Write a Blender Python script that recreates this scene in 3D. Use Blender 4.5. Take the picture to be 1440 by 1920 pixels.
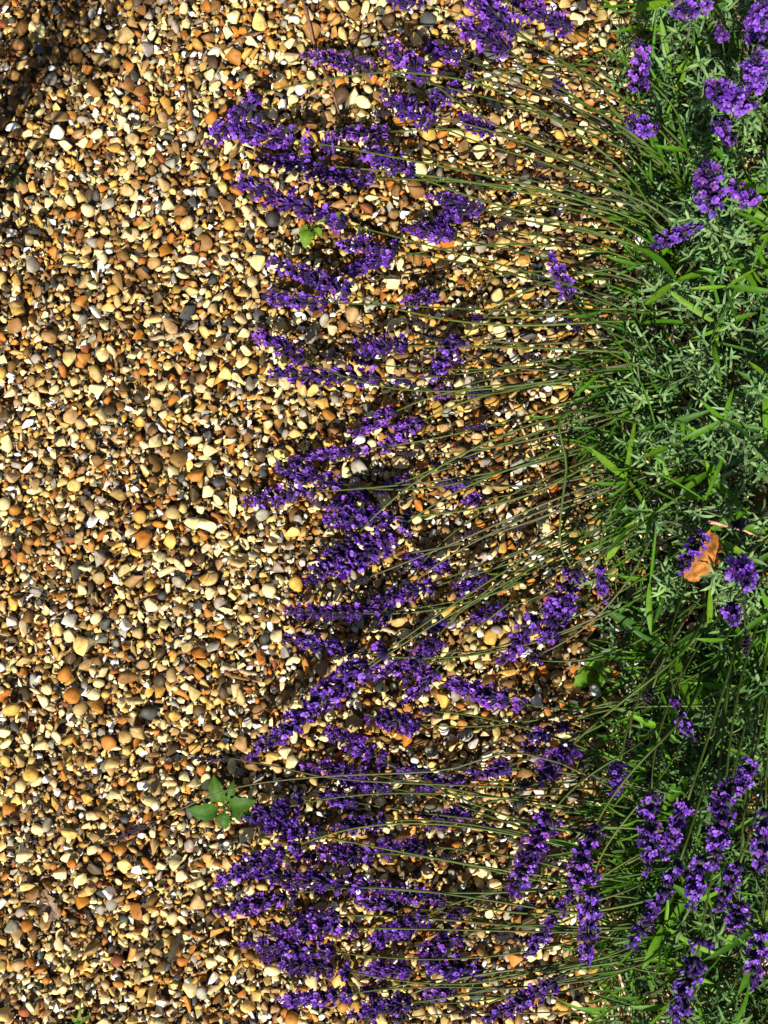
import bpy, bmesh, math, random
import numpy as np
from mathutils import Vector, Matrix, Quaternion

random.seed(11)
rng = np.random.default_rng(7)
scene = bpy.context.scene
for o in list(bpy.data.objects):
    bpy.data.objects.remove(o)

# ------------------------------------------------------------------ camera
H = 1.25                       # camera height above the gravel
S = 0.8 / 1440                 # metres per photo pixel on the gravel
cam = bpy.data.cameras.new('camera')
cam.sensor_fit = 'VERTICAL'
cam.angle = 2 * math.atan(960 * S / H)
cam.clip_start = 0.02
cam.clip_end = 200
camo = bpy.data.objects.new('camera', cam)
camo.location = (0, 0, H)
camo.rotation_euler = (0, 0, 0)
scene.collection.objects.link(camo)
scene.camera = camo

# ------------------------------------------------------------------ light
SUN_EL = math.radians(52)
trav = Vector((0.30, 1.0, 0)).normalized()          # shadows fall this way on the ground
sun_dir = Vector((trav.x * math.cos(SUN_EL), trav.y * math.cos(SUN_EL), -math.sin(SUN_EL)))
world = bpy.data.worlds.new('World')
scene.world = world
world.use_nodes = True
wn = world.node_tree
bg = wn.nodes['Background']
sky = wn.nodes.new('ShaderNodeTexSky')
sky.sky_type = 'NISHITA'
sky.sun_disc = False
sky.sun_elevation = SUN_EL
sky.sun_rotation = math.atan2(-trav.x, -trav.y)
wn.links.new(sky.outputs[0], bg.inputs[0])
bg.inputs[1].default_value = 0.05
sl = bpy.data.lights.new('sun', 'SUN')
sl.energy = 5.0
sl.angle = math.radians(0.5)
sl.color = (1.0, 0.93, 0.80)
so = bpy.data.objects.new('sun', sl)
so.rotation_euler = sun_dir.to_track_quat('-Z', 'Y').to_euler()
so.location = (-1, -3, 4)
scene.collection.objects.link(so)
vs = scene.view_settings
vs.view_transform = 'Standard'
vs.look = 'None'
vs.gamma = 1
vs.exposure = 0.7
vs.use_curve_mapping = False

C = scene.collection
scene.cycles.max_bounces = 6
scene.cycles.diffuse_bounces = 1
scene.cycles.transmission_bounces = 3

# ------------------------------------------------------------------ helpers
def W(px, py, z=0.0):
    k = S * (1 - z / H)
    return Vector(((px - 720) * k, -(py - 960) * k, z))

def link(name, mesh, mat=None, parent=None, loc=(0, 0, 0)):
    o = bpy.data.objects.new(name, mesh)
    C.objects.link(o)
    if mat is not None and mesh is not None and len(mesh.materials) == 0:
        mesh.materials.append(mat)
    o.parent = parent
    o.location = loc
    return o

def tag(o, label=None, cat=None, group=None, kind=None):
    if label: o['label'] = label
    if cat: o['category'] = cat
    if group: o['group'] = group
    if kind: o['kind'] = kind
    return o

def empty(name, loc, label, cat, group=None):
    o = bpy.data.objects.new(name, None)
    o.empty_display_size = 0.02
    C.objects.link(o)
    o.location = loc
    return tag(o, label, cat, group)

def mesh_from(name, verts, faces, cols=None, smooth=True):
    me = bpy.data.meshes.new(name)
    me.from_pydata([tuple(v) for v in verts], [], faces)
    if cols is not None:
        at = me.color_attributes.new('tint', 'FLOAT_COLOR', 'POINT')
        a = np.ones((len(verts), 4), np.float32)
        a[:, :3] = np.asarray(cols, np.float32)
        at.data.foreach_set('color', a.ravel())
    if smooth:
        me.polygons.foreach_set('use_smooth', [True] * len(me.polygons))
    me.update()
    return me

def tube(points, radii, sides=6, cap=True):
    pts = [Vector(p) for p in points]
    V, F = [], []
    up = Vector((0.13, 0.21, 0.97))
    n = len(pts)
    for i, p in enumerate(pts):
        t = (pts[min(i + 1, n - 1)] - pts[max(i - 1, 0)]).normalized()
        u = t.cross(up)
        if u.length < 1e-4: u = t.cross(Vector((1, 0, 0)))
        u.normalize(); v = t.cross(u)
        for k in range(sides):
            a = 2 * math.pi * k / sides
            V.append(p + (u * math.cos(a) + v * math.sin(a)) * radii[i])
    for i in range(n - 1):
        for k in range(sides):
            a, b = i * sides + k, i * sides + (k + 1) % sides
            F.append((a, b, b + sides, a + sides))
    if cap:
        F.append(tuple(range(sides))[::-1])
        F.append(tuple((n - 1) * sides + k for k in range(sides)))
    return V, F

def catmull(P, n):
    P = [Vector(p) for p in P]
    Q = [P[0] * 2 - P[1]] + P + [P[-1] * 2 - P[-2]]
    out = []
    segs = len(P) - 1
    for i in range(n + 1):
        u = i / n * segs
        k = min(int(u), segs - 1)
        t = u - k
        a, b, c, d = Q[k], Q[k + 1], Q[k + 2], Q[k + 3]
        out.append(0.5 * ((2 * b) + (c - a) * t + (2 * a - 5 * b + 4 * c - d) * t * t + (3 * b - a - 3 * c + d) * t ** 3))
    return out

# ------------------------------------------------------------------ materials
def new_mat(name):
    m = bpy.data.materials.new(name)
    m.use_nodes = True
    nt = m.node_tree
    return m, nt, nt.nodes['Principled BSDF'], nt.nodes['Material Output']

def N(nt, typ, **kw):
    n = nt.nodes.new(typ)
    for k, v in kw.items(): setattr(n, k, v)
    return n

def ramp(nt, stops):
    r = nt.nodes.new('ShaderNodeValToRGB')
    e = r.color_ramp.elements
    while len(e) < len(stops): e.new(0.5)
    for el, (p, c) in zip(e, stops):
        el.position = p
        el.color = (*c, 1) if len(c) == 3 else c
    return r

def stone_material(name, source):
    m, nt, b, out = new_mat(name)
    if source == 'object':
        src = N(nt, 'ShaderNodeObjectInfo').outputs['Color']
    else:
        src = N(nt, 'ShaderNodeAttribute', attribute_name='tint').outputs['Color']
    geo = N(nt, 'ShaderNodeNewGeometry')
    n1 = N(nt, 'ShaderNodeTexNoise'); n1.inputs['Scale'].default_value = 170; n1.inputs['Detail'].default_value = 4
    n2 = N(nt, 'ShaderNodeTexNoise'); n2.inputs['Scale'].default_value = 900; n2.inputs['Detail'].default_value = 3
    for n in (n1, n2): nt.links.new(geo.outputs['Position'], n.inputs['Vector'])
    r1 = ramp(nt, [(0.30, (0.72, 0.62, 0.50)), (0.50, (1, 1, 1)), (0.72, (1.22, 1.20, 1.12))])
    nt.links.new(n1.outputs['Fac'], r1.inputs[0])
    mx = N(nt, 'ShaderNodeMix', data_type='RGBA', blend_type='MULTIPLY')
    mx.inputs['Factor'].default_value = 1
    nt.links.new(src, mx.inputs['A']); nt.links.new(r1.outputs[0], mx.inputs['B'])
    # rusty iron stain in patches
    n3 = N(nt, 'ShaderNodeTexNoise'); n3.inputs['Scale'].default_value = 95; n3.inputs['Detail'].default_value = 5
    nt.links.new(geo.outputs['Position'], n3.inputs['Vector'])
    r3 = ramp(nt, [(0.60, (0, 0, 0)), (0.68, (0.55, 0.55, 0.55))])
    nt.links.new(n3.outputs['Fac'], r3.inputs[0])
    mx2 = N(nt, 'ShaderNodeMix', data_type='RGBA', blend_type='MULTIPLY')
    nt.links.new(r3.outputs[0], mx2.inputs['Factor'])
    nt.links.new(mx.outputs['Result'], mx2.inputs['A']); mx2.inputs['B'].default_value = (0.78, 0.45, 0.18, 1)
    r2 = ramp(nt, [(0.30, (0.8, 0.78, 0.74)), (0.60, (1.06, 1.06, 1.06))])
    nt.links.new(n2.outputs['Fac'], r2.inputs[0])
    mx3 = N(nt, 'ShaderNodeMix', data_type='RGBA', blend_type='MULTIPLY')
    mx3.inputs['Factor'].default_value = 1
    nt.links.new(mx2.outputs['Result'], mx3.inputs['A']); nt.links.new(r2.outputs[0], mx3.inputs['B'])
    nt.links.new(mx3.outputs['Result'], b.inputs['Base Color'])
    b.inputs['Roughness'].default_value = 0.6
    b.inputs['Specular IOR Level'].default_value = 0.35
    bump = N(nt, 'ShaderNodeBump'); bump.inputs['Strength'].default_value = 0.35; bump.inputs['Distance'].default_value = 0.0006
    nt.links.new(n2.outputs['Fac'], bump.inputs['Height'])
    nt.links.new(bump.outputs[0], b.inputs['Normal'])
    return m

def leafy_material(name, base=None, rough=0.55, trans=0.3, trans_tint=(1.0, 1.0, 0.45), vary=0.25, spec=0.35, scale=260):
    m, nt, b, out = new_mat(name)
    if base is None:
        src = N(nt, 'ShaderNodeAttribute', attribute_name='tint').outputs['Color']
    else:
        rgb = N(nt, 'ShaderNodeRGB'); rgb.outputs[0].default_value = (*base, 1); src = rgb.outputs[0]
    geo = N(nt, 'ShaderNodeNewGeometry')
    n1 = N(nt, 'ShaderNodeTexNoise'); n1.inputs['Scale'].default_value = scale; n1.inputs['Detail'].default_value = 3
    nt.links.new(geo.outputs['Position'], n1.inputs['Vector'])
    lo, hi = 1 - vary, 1 + vary
    r1 = ramp(nt, [(0.3, (lo, lo, lo)), (0.7, (hi, hi, hi))])
    nt.links.new(n1.outputs['Fac'], r1.inputs[0])
    mx = N(nt, 'ShaderNodeMix', data_type='RGBA', blend_type='MULTIPLY'); mx.inputs['Factor'].default_value = 1
    nt.links.new(src, mx.inputs['A']); nt.links.new(r1.outputs[0], mx.inputs['B'])
    # every object a little different
    oi = N(nt, 'ShaderNodeObjectInfo')
    rr = ramp(nt, [(0, (0.78, 0.82, 0.8)), (0.5, (1, 1, 1)), (1, (1.2, 1.14, 1.0))])
    nt.links.new(oi.outputs['Random'], rr.inputs[0])
    mo = N(nt, 'ShaderNodeMix', data_type='RGBA', blend_type='MULTIPLY'); mo.inputs['Factor'].default_value = 1
    nt.links.new(mx.outputs['Result'], mo.inputs['A']); nt.links.new(rr.outputs[0], mo.inputs['B'])
    col = mo.outputs['Result']
    nt.links.new(col, b.inputs['Base Color'])
    b.inputs['Roughness'].default_value = rough
    b.inputs['Specular IOR Level'].default_value = spec
    if trans > 0:
        tr = N(nt, 'ShaderNodeBsdfTranslucent')
        mt = N(nt, 'ShaderNodeMix', data_type='RGBA', blend_type='MULTIPLY'); mt.inputs['Factor'].default_value = 1
        nt.links.new(col, mt.inputs['A']); mt.inputs['B'].default_value = (*trans_tint, 1)
        nt.links.new(mt.outputs['Result'], tr.inputs['Color'])
        ms = N(nt, 'ShaderNodeMixShader'); ms.inputs[0].default_value = trans
        nt.links.new(b.outputs[0], ms.inputs[1]); nt.links.new(tr.outputs[0], ms.inputs[2])
        nt.links.new(ms.outputs[0], out.inputs['Surface'])
    return m

MAT = {}
MAT['pebble'] = stone_material('flint_pebble', 'object')
MAT['gravel'] = stone_material('flint_gravel', 'attribute')
MAT['stem'] = leafy_material('flower_stem_green', None, 0.5, 0.12, (1, 1, .5), 0.2)
MAT['calyx'] = leafy_material('calyx_purple', None, 0.65, 0.12, (1, 0.7, 1), 0.3, spec=0.18, scale=700)
MAT['petal'] = leafy_material('petal_violet', None, 0.5, 0.22, (1.0, 0.7, 1.0), 0.15, scale=500)
MAT['shoot'] = leafy_material('lavender_leaf_sage', None, 0.65, 0.22, (0.9, 1.0, 0.45), 0.15)
MAT['leaf'] = leafy_material('lavender_leaf_green', None, 0.5, 0.35, (1.0, 1.0, 0.35), 0.18, spec=.25)
MAT['weed'] = leafy_material('weed_leaf', None, 0.6, 0.35, (1, 1, 0.3), 0.2)
MAT['dead'] = leafy_material('dead_leaf', None, 0.75, 0.12, (1, .8, .5), 0.4)
MAT['twig'] = leafy_material('dry_twig', None, 0.8, 0.0, vary=0.4)
MAT['wood'] = leafy_material('woody_branch', (0.10, 0.075, 0.05), 0.9, 0.0, vary=0.5)

# ground beneath and beyond the loose stones
def ground_material():
    m, nt, b, out = new_mat('sandy_gravel_ground')
    geo = N(nt, 'ShaderNodeNewGeometry')
    vo = N(nt, 'ShaderNodeTexVoronoi'); vo.inputs['Scale'].default_value = 95
    nt.links.new(geo.outputs['Position'], vo.inputs['Vector'])
    sep = N(nt, 'ShaderNodeSeparateColor'); nt.links.new(vo.outputs['Color'], sep.inputs[0])
    r = ramp(nt, [(0.0, (.05, .03, .015)), (.25, (.20, .09, .03)), (.5, (.26, .18, .09)), (.75, (.34, .27, .15)), (1, (.15, .13, .11))])
    nt.links.new(sep.outputs[0], r.inputs[0])
    nz = N(nt, 'ShaderNodeTexNoise'); nz.inputs['Scale'].default_value = 300; nt.links.new(geo.outputs['Position'], nz.inputs['Vector'])
    mx = N(nt, 'ShaderNodeMix', data_type='RGBA', blend_type='MULTIPLY'); mx.inputs['Factor'].default_value = 0.7
    nt.links.new(r.outputs[0], mx.inputs['A']); nt.links.new(nz.outputs['Color'], mx.inputs['B'])
    nt.links.new(mx.outputs['Result'], b.inputs['Base Color'])
    b.inputs['Roughness'].default_value = 0.9
    bp = N(nt, 'ShaderNodeBump', invert=True); bp.inputs['Strength'].default_value = 1; bp.inputs['Distance'].default_value = 0.006
    nt.links.new(vo.outputs['Distance'], bp.inputs['Height']); nt.links.new(bp.outputs[0], b.inputs['Normal'])
    return m

gv = [(-30, -30, 0), (30, -30, 0), (30, 30, 0), (-30, 30, 0)]
ground = link('gravel_ground', mesh_from('gravel_ground', gv, [(0, 1, 2, 3)]), ground_material())
tag(ground, kind='structure')
ground['label'] = 'sunlit bed of loose flint gravel in cream, ochre and brown'

# ------------------------------------------------------------------ bush outline (photo pixels, used for where foliage starts)
EDGE = [(-200, 1110), (60, 1150), (250, 1165), (420, 1150), (560, 1120), (700, 1080), (850, 1065), (980, 1095), (1080, 1130),
        (1200, 1130), (1320, 1140), (1450, 1115), (1560, 1130), (1700, 1085), (1800, 1110), (2100, 1120)]
def edge_x(py):
    return float(np.interp(py, [e[0] for e in EDGE], [e[1] for e in EDGE]))

# ------------------------------------------------------------------ gravel: stones dropped one by one on a height field
def hull_proto(npts, seed, bevel=0.0):
    r = random.Random(seed)
    bm = bmesh.new()
    wedge, skew, pw = r.uniform(-.45, .45), r.uniform(-.3, .3), r.choice((1.0, 0.8, 0.65))
    for _ in range(npts):
        v = Vector((r.gauss(0, 1), r.gauss(0, 1), r.gauss(0, 1))).normalized()
        v = Vector([math.copysign(abs(c) ** pw, c) for c in v]) * r.uniform(0.8, 1.05)
        v.y *= 1 + wedge * v.x; v.z *= 1 + skew * v.x; v.y += skew * .4 * v.x
        bm.verts.new(v)
    bmesh.ops.convex_hull(bm, input=bm.verts)
    for v in [v for v in bm.verts if not v.link_faces]: bm.verts.remove(v)
    bmesh.ops.dissolve_limit(bm, angle_limit=math.radians(14), verts=bm.verts, edges=bm.edges)
    if bevel > 0:
        bmesh.ops.bevel(bm, geom=list(bm.edges), offset=bevel, segments=1, affect='EDGES', clamp_overlap=True)
    bmesh.ops.triangulate(bm, faces=bm.faces)
    mxs = [max(abs(v.co[k]) for v in bm.verts) for k in range(3)]
    for v in bm.verts:
        v.co = Vector([v.co[k] / mxs[k] for k in range(3)])
    return bm

def round_proto(sub, seed):
    r = random.Random(seed)
    bm = bmesh.new()
    bmesh.ops.create_icosphere(bm, subdivisions=sub, radius=1)
    ds = [(Vector((r.gauss(0, 1), r.gauss(0, 1), r.gauss(0, 1))).normalized(), r.uniform(0.55, 0.95)) for _ in range(5)]
    ph = [r.uniform(0, 6.28) for _ in range(3)]
    for v in bm.verts:
        p = v.co.normalized()
        k = 1 + 0.09 * math.sin(2.3 * p.x + ph[0]) + 0.08 * math.sin(2.9 * p.y + ph[1]) + 0.06 * math.sin(3.3 * p.z + ph[2])
        q = p * k
        for d, lim in ds:                    # broken flats
            e = q.dot(d) - lim
            if e > 0: q -= d * e * 0.85
        v.co = q
    return bm

def bm_arrays(bm, smooth):
    bm.verts.ensure_lookup_table(); bm.verts.index_update()
    V = np.array([v.co[:] for v in bm.verts], np.float32)
    F = np.array([[v.index for v in f.verts] for f in bm.faces], np.int32)
    bm.free()
    return V, F, smooth

protos = []            # (V, F, smooth, class)   class 0 tiny ... 3 big
for i in range(16): protos.append((*bm_arrays(hull_proto(8 + i % 4, 100 + i), False), 0))
for i in range(18): protos.append((*bm_arrays(hull_proto(9 + i % 5, 150 + i), False), 1))
for i in range(9): protos.append((*bm_arrays(round_proto(1, 200 + i), True), 1))
for i in range(16): protos.append((*bm_arrays(hull_proto(9 + i % 5, 300 + i, 0.11), True), 2))
for i in range(9): protos.append((*bm_arrays(round_proto(1, 350 + i), True), 2))
for i in range(14): protos.append((*bm_arrays(hull_proto(10 + i % 6, 400 + i, 0.10), True), 3))
for i in range(7): protos.append((*bm_arrays(round_proto(2, 450 + i), True), 3))
cls_ids = [np.array([i for i, p in enumerate(protos) if p[3] == k]) for k in range(4)]

PAL = np.array([(.75, .62, .32), (.87, .84, .76), (.56, .33, .07), (.42, .165, .022), (.22, .11, .028), (.08, .05, .022),
                (.46, .32, .13), (.30, .27, .22), (.06, .06, .058), (.66, .48, .16), (.31, .19, .07), (.26, .08, .024)])
PW = np.array([.24, .125, .105, .11, .11, .055, .13, .07, .035, .09, .10, .014]); PW /= PW.sum()

X0, X1, Y0, Y1 = -0.50, 0.41, -0.63, 0.63
CELL = 0.0015
NX, NY = int((X1 - X0) / CELL), int((Y1 - Y0) / CELL)
hf = (rng.random((NY, NX)) * 0.001).astype(np.float32)
NST = 60000
length = np.clip(np.exp(rng.normal(math.log(0.0077), 0.42, NST)), 0.0036, 0.0205)
wid = length * rng.uniform(0.42, 0.92, NST)
hei = wid * rng.uniform(0.40, 0.85, NST)
half = np.stack([length, wid, hei], 1) / 2
yaw = rng.uniform(0, 2 * math.pi, NST)
tx, ty = rng.normal(0, 0.5, NST), rng.normal(0, 0.5, NST)
def rotm(tx, ty, yaw):
    cx, sx, cy, sy, cz, sz = np.cos(tx), np.sin(tx), np.cos(ty), np.sin(ty), np.cos(yaw), np.sin(yaw)
    o, z = np.ones_like(tx), np.zeros_like(tx)
    Rx = np.stack([o, z, z, z, cx, -sx, z, sx, cx], -1).reshape(-1, 3, 3)
    Ry = np.stack([cy, z, sy, z, o, z, -sy, z, cy], -1).reshape(-1, 3, 3)
    Rz = np.stack([cz, -sz, z, sz, cz, z, z, z, o], -1).reshape(-1, 3, 3)
    return Rz @ Ry @ Rx
RM = rotm(tx, ty, yaw)
Minv = np.einsum('nij,nj,nkj->nik', RM, 1 / half ** 2, RM)
Sig = np.einsum('nij,nj,nkj->nik', RM, half ** 2, RM)
ext = np.sqrt(np.stack([Sig[:, 0, 0], Sig[:, 1, 1]], 1))
pos = np.zeros((NST, 3), np.float32)
KC = 6
cand_u = rng.random((NST, KC, 2))
for i in range(NST):
    nx, ny = max(1, int(ext[i, 0] / CELL)), max(1, int(ext[i, 1] / CELL))
    gx = np.arange(-nx, nx + 1) * CELL; gy = np.arange(-ny, ny + 1)[:, None] * CELL
    m = Minv[i]
    A = m[2, 2]; B = m[0, 2] * gx + m[1, 2] * gy
    Cc = m[0, 0] * gx * gx + 2 * m[0, 1] * gx * gy + m[1, 1] * gy * gy - 1
    disc = B * B - A * Cc
    ok = disc > 0
    sq = np.sqrt(np.where(ok, disc, 0))
    low = np.where(ok, (-B - sq) / A, 1.0)
    best = None
    for u, v in cand_u[i]:
        ix = nx + int(u * (NX - 2 * nx - 1)); iy = ny + int(v * (NY - 2 * ny - 1))
        z = (hf[iy - ny:iy + ny + 1, ix - nx:ix + nx + 1] - low).max()
        if best is None or z < best[0]: best = (z, ix, iy)
    z, ix, iy = best
    z -= half[i, 2] * 0.18
    up = np.where(ok, z + (-B + sq) / A, -1)
    w = hf[iy - ny:iy + ny + 1, ix - nx:ix + nx + 1]
    np.maximum(w, up, out=w)
    pos[i] = (X0 + (ix + 0.5) * CELL, Y0 + (iy + 0.5) * CELL, z)

buried = np.zeros(NST, bool)
for i in range(NST):
    nx, ny = max(1, int(ext[i, 0] / CELL)), max(1, int(ext[i, 1] / CELL))
    gx = np.arange(-nx, nx + 1) * CELL; gy = np.arange(-ny, ny + 1)[:, None] * CELL
    m = Minv[i]
    B = m[0, 2] * gx + m[1, 2] * gy
    disc = B * B - m[2, 2] * (m[0, 0] * gx * gx + 2 * m[0, 1] * gx * gy + m[1, 1] * gy * gy - 1)
    up = np.where(disc > 0, pos[i, 2] + (-B + np.sqrt(np.abs(disc))) / m[2, 2], -1)
    ix, iy = int((pos[i, 0] - X0) / CELL), int((pos[i, 1] - Y0) / CELL)
    buried[i] = not (up > hf[iy - ny:iy + ny + 1, ix - nx:ix + nx + 1] - 0.0022).any()
ZTOP = float(np.percentile(hf, 85))
def gz(x, y):
    ix = min(max(int((x - X0) / CELL), 1), NX - 2); iy = min(max(int((y - Y0) / CELL), 1), NY - 2)
    return float(hf[iy - 1:iy + 2, ix - 1:ix + 2].mean())

choice = rng.choice(len(PAL), NST, p=PW)
# browner stones: top-left shade put into the colour mix, plus natural drift
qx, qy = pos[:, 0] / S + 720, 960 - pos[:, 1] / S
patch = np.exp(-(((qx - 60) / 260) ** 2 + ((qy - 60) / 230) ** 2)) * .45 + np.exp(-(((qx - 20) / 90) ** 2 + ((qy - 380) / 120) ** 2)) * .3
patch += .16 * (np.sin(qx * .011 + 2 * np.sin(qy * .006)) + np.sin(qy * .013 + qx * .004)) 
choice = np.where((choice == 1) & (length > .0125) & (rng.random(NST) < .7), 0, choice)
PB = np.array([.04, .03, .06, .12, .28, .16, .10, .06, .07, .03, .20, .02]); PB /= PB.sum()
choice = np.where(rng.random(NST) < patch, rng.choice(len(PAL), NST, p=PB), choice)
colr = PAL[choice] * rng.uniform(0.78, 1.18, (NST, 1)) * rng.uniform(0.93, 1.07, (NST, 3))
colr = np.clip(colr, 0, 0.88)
cl = np.digitize(length, [0.0066, 0.0100, 0.0135])
shape = np.zeros(NST, int)
for k in range(4):
    shape = np.where(cl == k, cls_ids[k][rng.integers(0, len(cls_ids[k]), NST)], shape)

# which stones show largest in the open gravel: those are separate pebbles
top_z = pos[:, 2] + half[:, 2]
gxi = np.clip(((pos[:, 0] - X0) / CELL).astype(int), 0, NX - 1); gyi = np.clip(((pos[:, 1] - Y0) / CELL).astype(int), 0, NY - 1)
vis = hf[gyi, gxi] < pos[:, 2] + np.sqrt(1 / Minv[:, 2, 2]) + 0.0008
ppx = pos[:, 0] / S + 720; ppy = 960 - pos[:, 1] / S
infr = (ppx > 8) & (ppx < 1080) & (ppy > 8) & (ppy < 1912) & ~((ppx > 470) & (ppy > 1440))
score = np.where(vis & infr, length * wid, 0)
chosen = np.argsort(-score)[:300]
is_ch = np.zeros(NST, bool); is_ch[chosen] = True

pm = {}
def proto_mesh(pid):
    if pid not in pm:
        V, F, sm, _ = protos[pid]
        pm[pid] = mesh_from('pebble', V, [tuple(f) for f in F.tolist()], smooth=sm)
        pm[pid].materials.append(MAT['pebble'])
    return pm[pid]
for i in chosen:
    o = link('pebble', proto_mesh(int(shape[i])), None, ground)
    o.matrix_local = Matrix.Translation(Vector(pos[i].tolist())) @ Matrix(RM[i].tolist()).to_4x4() @ Matrix.Diagonal((*half[i].tolist(), 1))
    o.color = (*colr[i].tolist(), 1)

VV, FF, CC, SM = [], [], [], []
off = 0
for pid, (V, F, sm, _) in enumerate(protos):
    ids = np.where((shape == pid) & ~is_ch & ~buried)[0]
    if len(ids) == 0: continue
    P = V[None] * half[ids][:, None, :]
    P = np.einsum('nij,nvj->nvi', RM[ids], P) + pos[ids][:, None, :]
    n, k = P.shape[:2]
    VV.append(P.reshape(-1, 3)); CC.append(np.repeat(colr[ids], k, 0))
    FF.append((F[None] + (off + np.arange(n) * k)[:, None, None]).reshape(-1, 3)); SM.append(np.full(n * len(F), sm))
    off += n * k
# the gravel goes on beyond the picture, scattered more simply
NB = 42000
bx_ = rng.uniform(-.90, .85, NB); by_ = rng.uniform(-1.0, 1.0, NB)
keep = ~((bx_ > X0 + .004) & (bx_ < X1 - .004) & (by_ > Y0 + .004) & (by_ < Y1 - .004))
bx_, by_ = bx_[keep], by_[keep]; nb = len(bx_)
bl = np.clip(np.exp(rng.normal(math.log(.0095), .35, nb)), .005, .02)
bh = np.stack([bl, bl * rng.uniform(.5, .9, nb), bl * rng.uniform(.35, .6, nb)], 1) / 2
bR = rotm(rng.normal(0, .4, nb), rng.normal(0, .4, nb), rng.uniform(0, 6.28, nb))
bp = np.stack([bx_, by_, rng.uniform(.001, .008, nb)], 1)
bc = PAL[rng.choice(len(PAL), nb, p=PW)] * rng.uniform(.8, 1.15, (nb, 1))
bs = rng.integers(0, 16, nb)
for pid in range(16):
    V, F, sm, _ = protos[pid]
    ids = np.where(bs == pid)[0]
    P = np.einsum('nij,nvj->nvi', bR[ids], V[None] * bh[ids][:, None, :]) + bp[ids][:, None, :]
    n, k = P.shape[:2]
    VV.append(P.reshape(-1, 3)); CC.append(np.repeat(bc[ids], k, 0))
    FF.append((F[None] + (off + np.arange(n) * k)[:, None, None]).reshape(-1, 3)); SM.append(np.full(n * len(F), sm))
    off += n * k
VV, FF, CC, SM = np.concatenate(VV), np.concatenate(FF), np.concatenate(CC), np.concatenate(SM)
gm = bpy.data.meshes.new('gravel')
gm.vertices.add(len(VV)); gm.vertices.foreach_set('co', VV.astype(np.float32).ravel())
gm.loops.add(len(FF) * 3); gm.loops.foreach_set('vertex_index', FF.astype(np.int32).ravel())
gm.polygons.add(len(FF)); gm.polygons.foreach_set('loop_start', np.arange(0, len(FF) * 3, 3, dtype=np.int32))
gm.polygons.foreach_set('use_smooth', SM)
at = gm.color_attributes.new('tint', 'FLOAT_COLOR', 'POINT')
at.data.foreach_set('color', np.concatenate([CC, np.ones((len(CC), 1))], 1).astype(np.float32).ravel())
gm.update(calc_edges=True)
print('gravel triangles', len(FF), 'buried', int(buried.sum()))
go = link('gravel', gm, MAT['gravel'], ground)
tag(go, 'loose small flint stones', kind='stuff')

# ------------------------------------------------------------------ lavender flower spikes (shared shapes)
class MB:
    def __init__(self): self.V, self.F, self.C = [], [], []
    def add(self, verts, faces, col):
        k = len(self.V)
        self.V += [Vector(v) for v in verts]
        self.F += [tuple(i + k for i in f) for f in faces]
        if isinstance(col, list): self.C += col
        else: self.C += [col] * len(verts)
    def mesh(self, name, mat, smooth=True):
        me = mesh_from(name, self.V, self.F, self.C, smooth)
        me.materials.append(mat)
        return me

def frame_of(d, roll=0):
    d = d.normalized()
    a = Vector((0, 0, 1)) if abs(d.z) < 0.9 else Vector((1, 0, 0))
    u = d.cross(a).normalized(); v = u.cross(d)
    return u * math.cos(roll) + v * math.sin(roll), -u * math.sin(roll) + v * math.cos(roll)

def jit(c, r, a=0.2):
    k = r.uniform(1 - a, 1 + a)
    return (c[0] * k * r.uniform(.9, 1.1), c[1] * k * r.uniform(.9, 1.1), c[2] * k)

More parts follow.
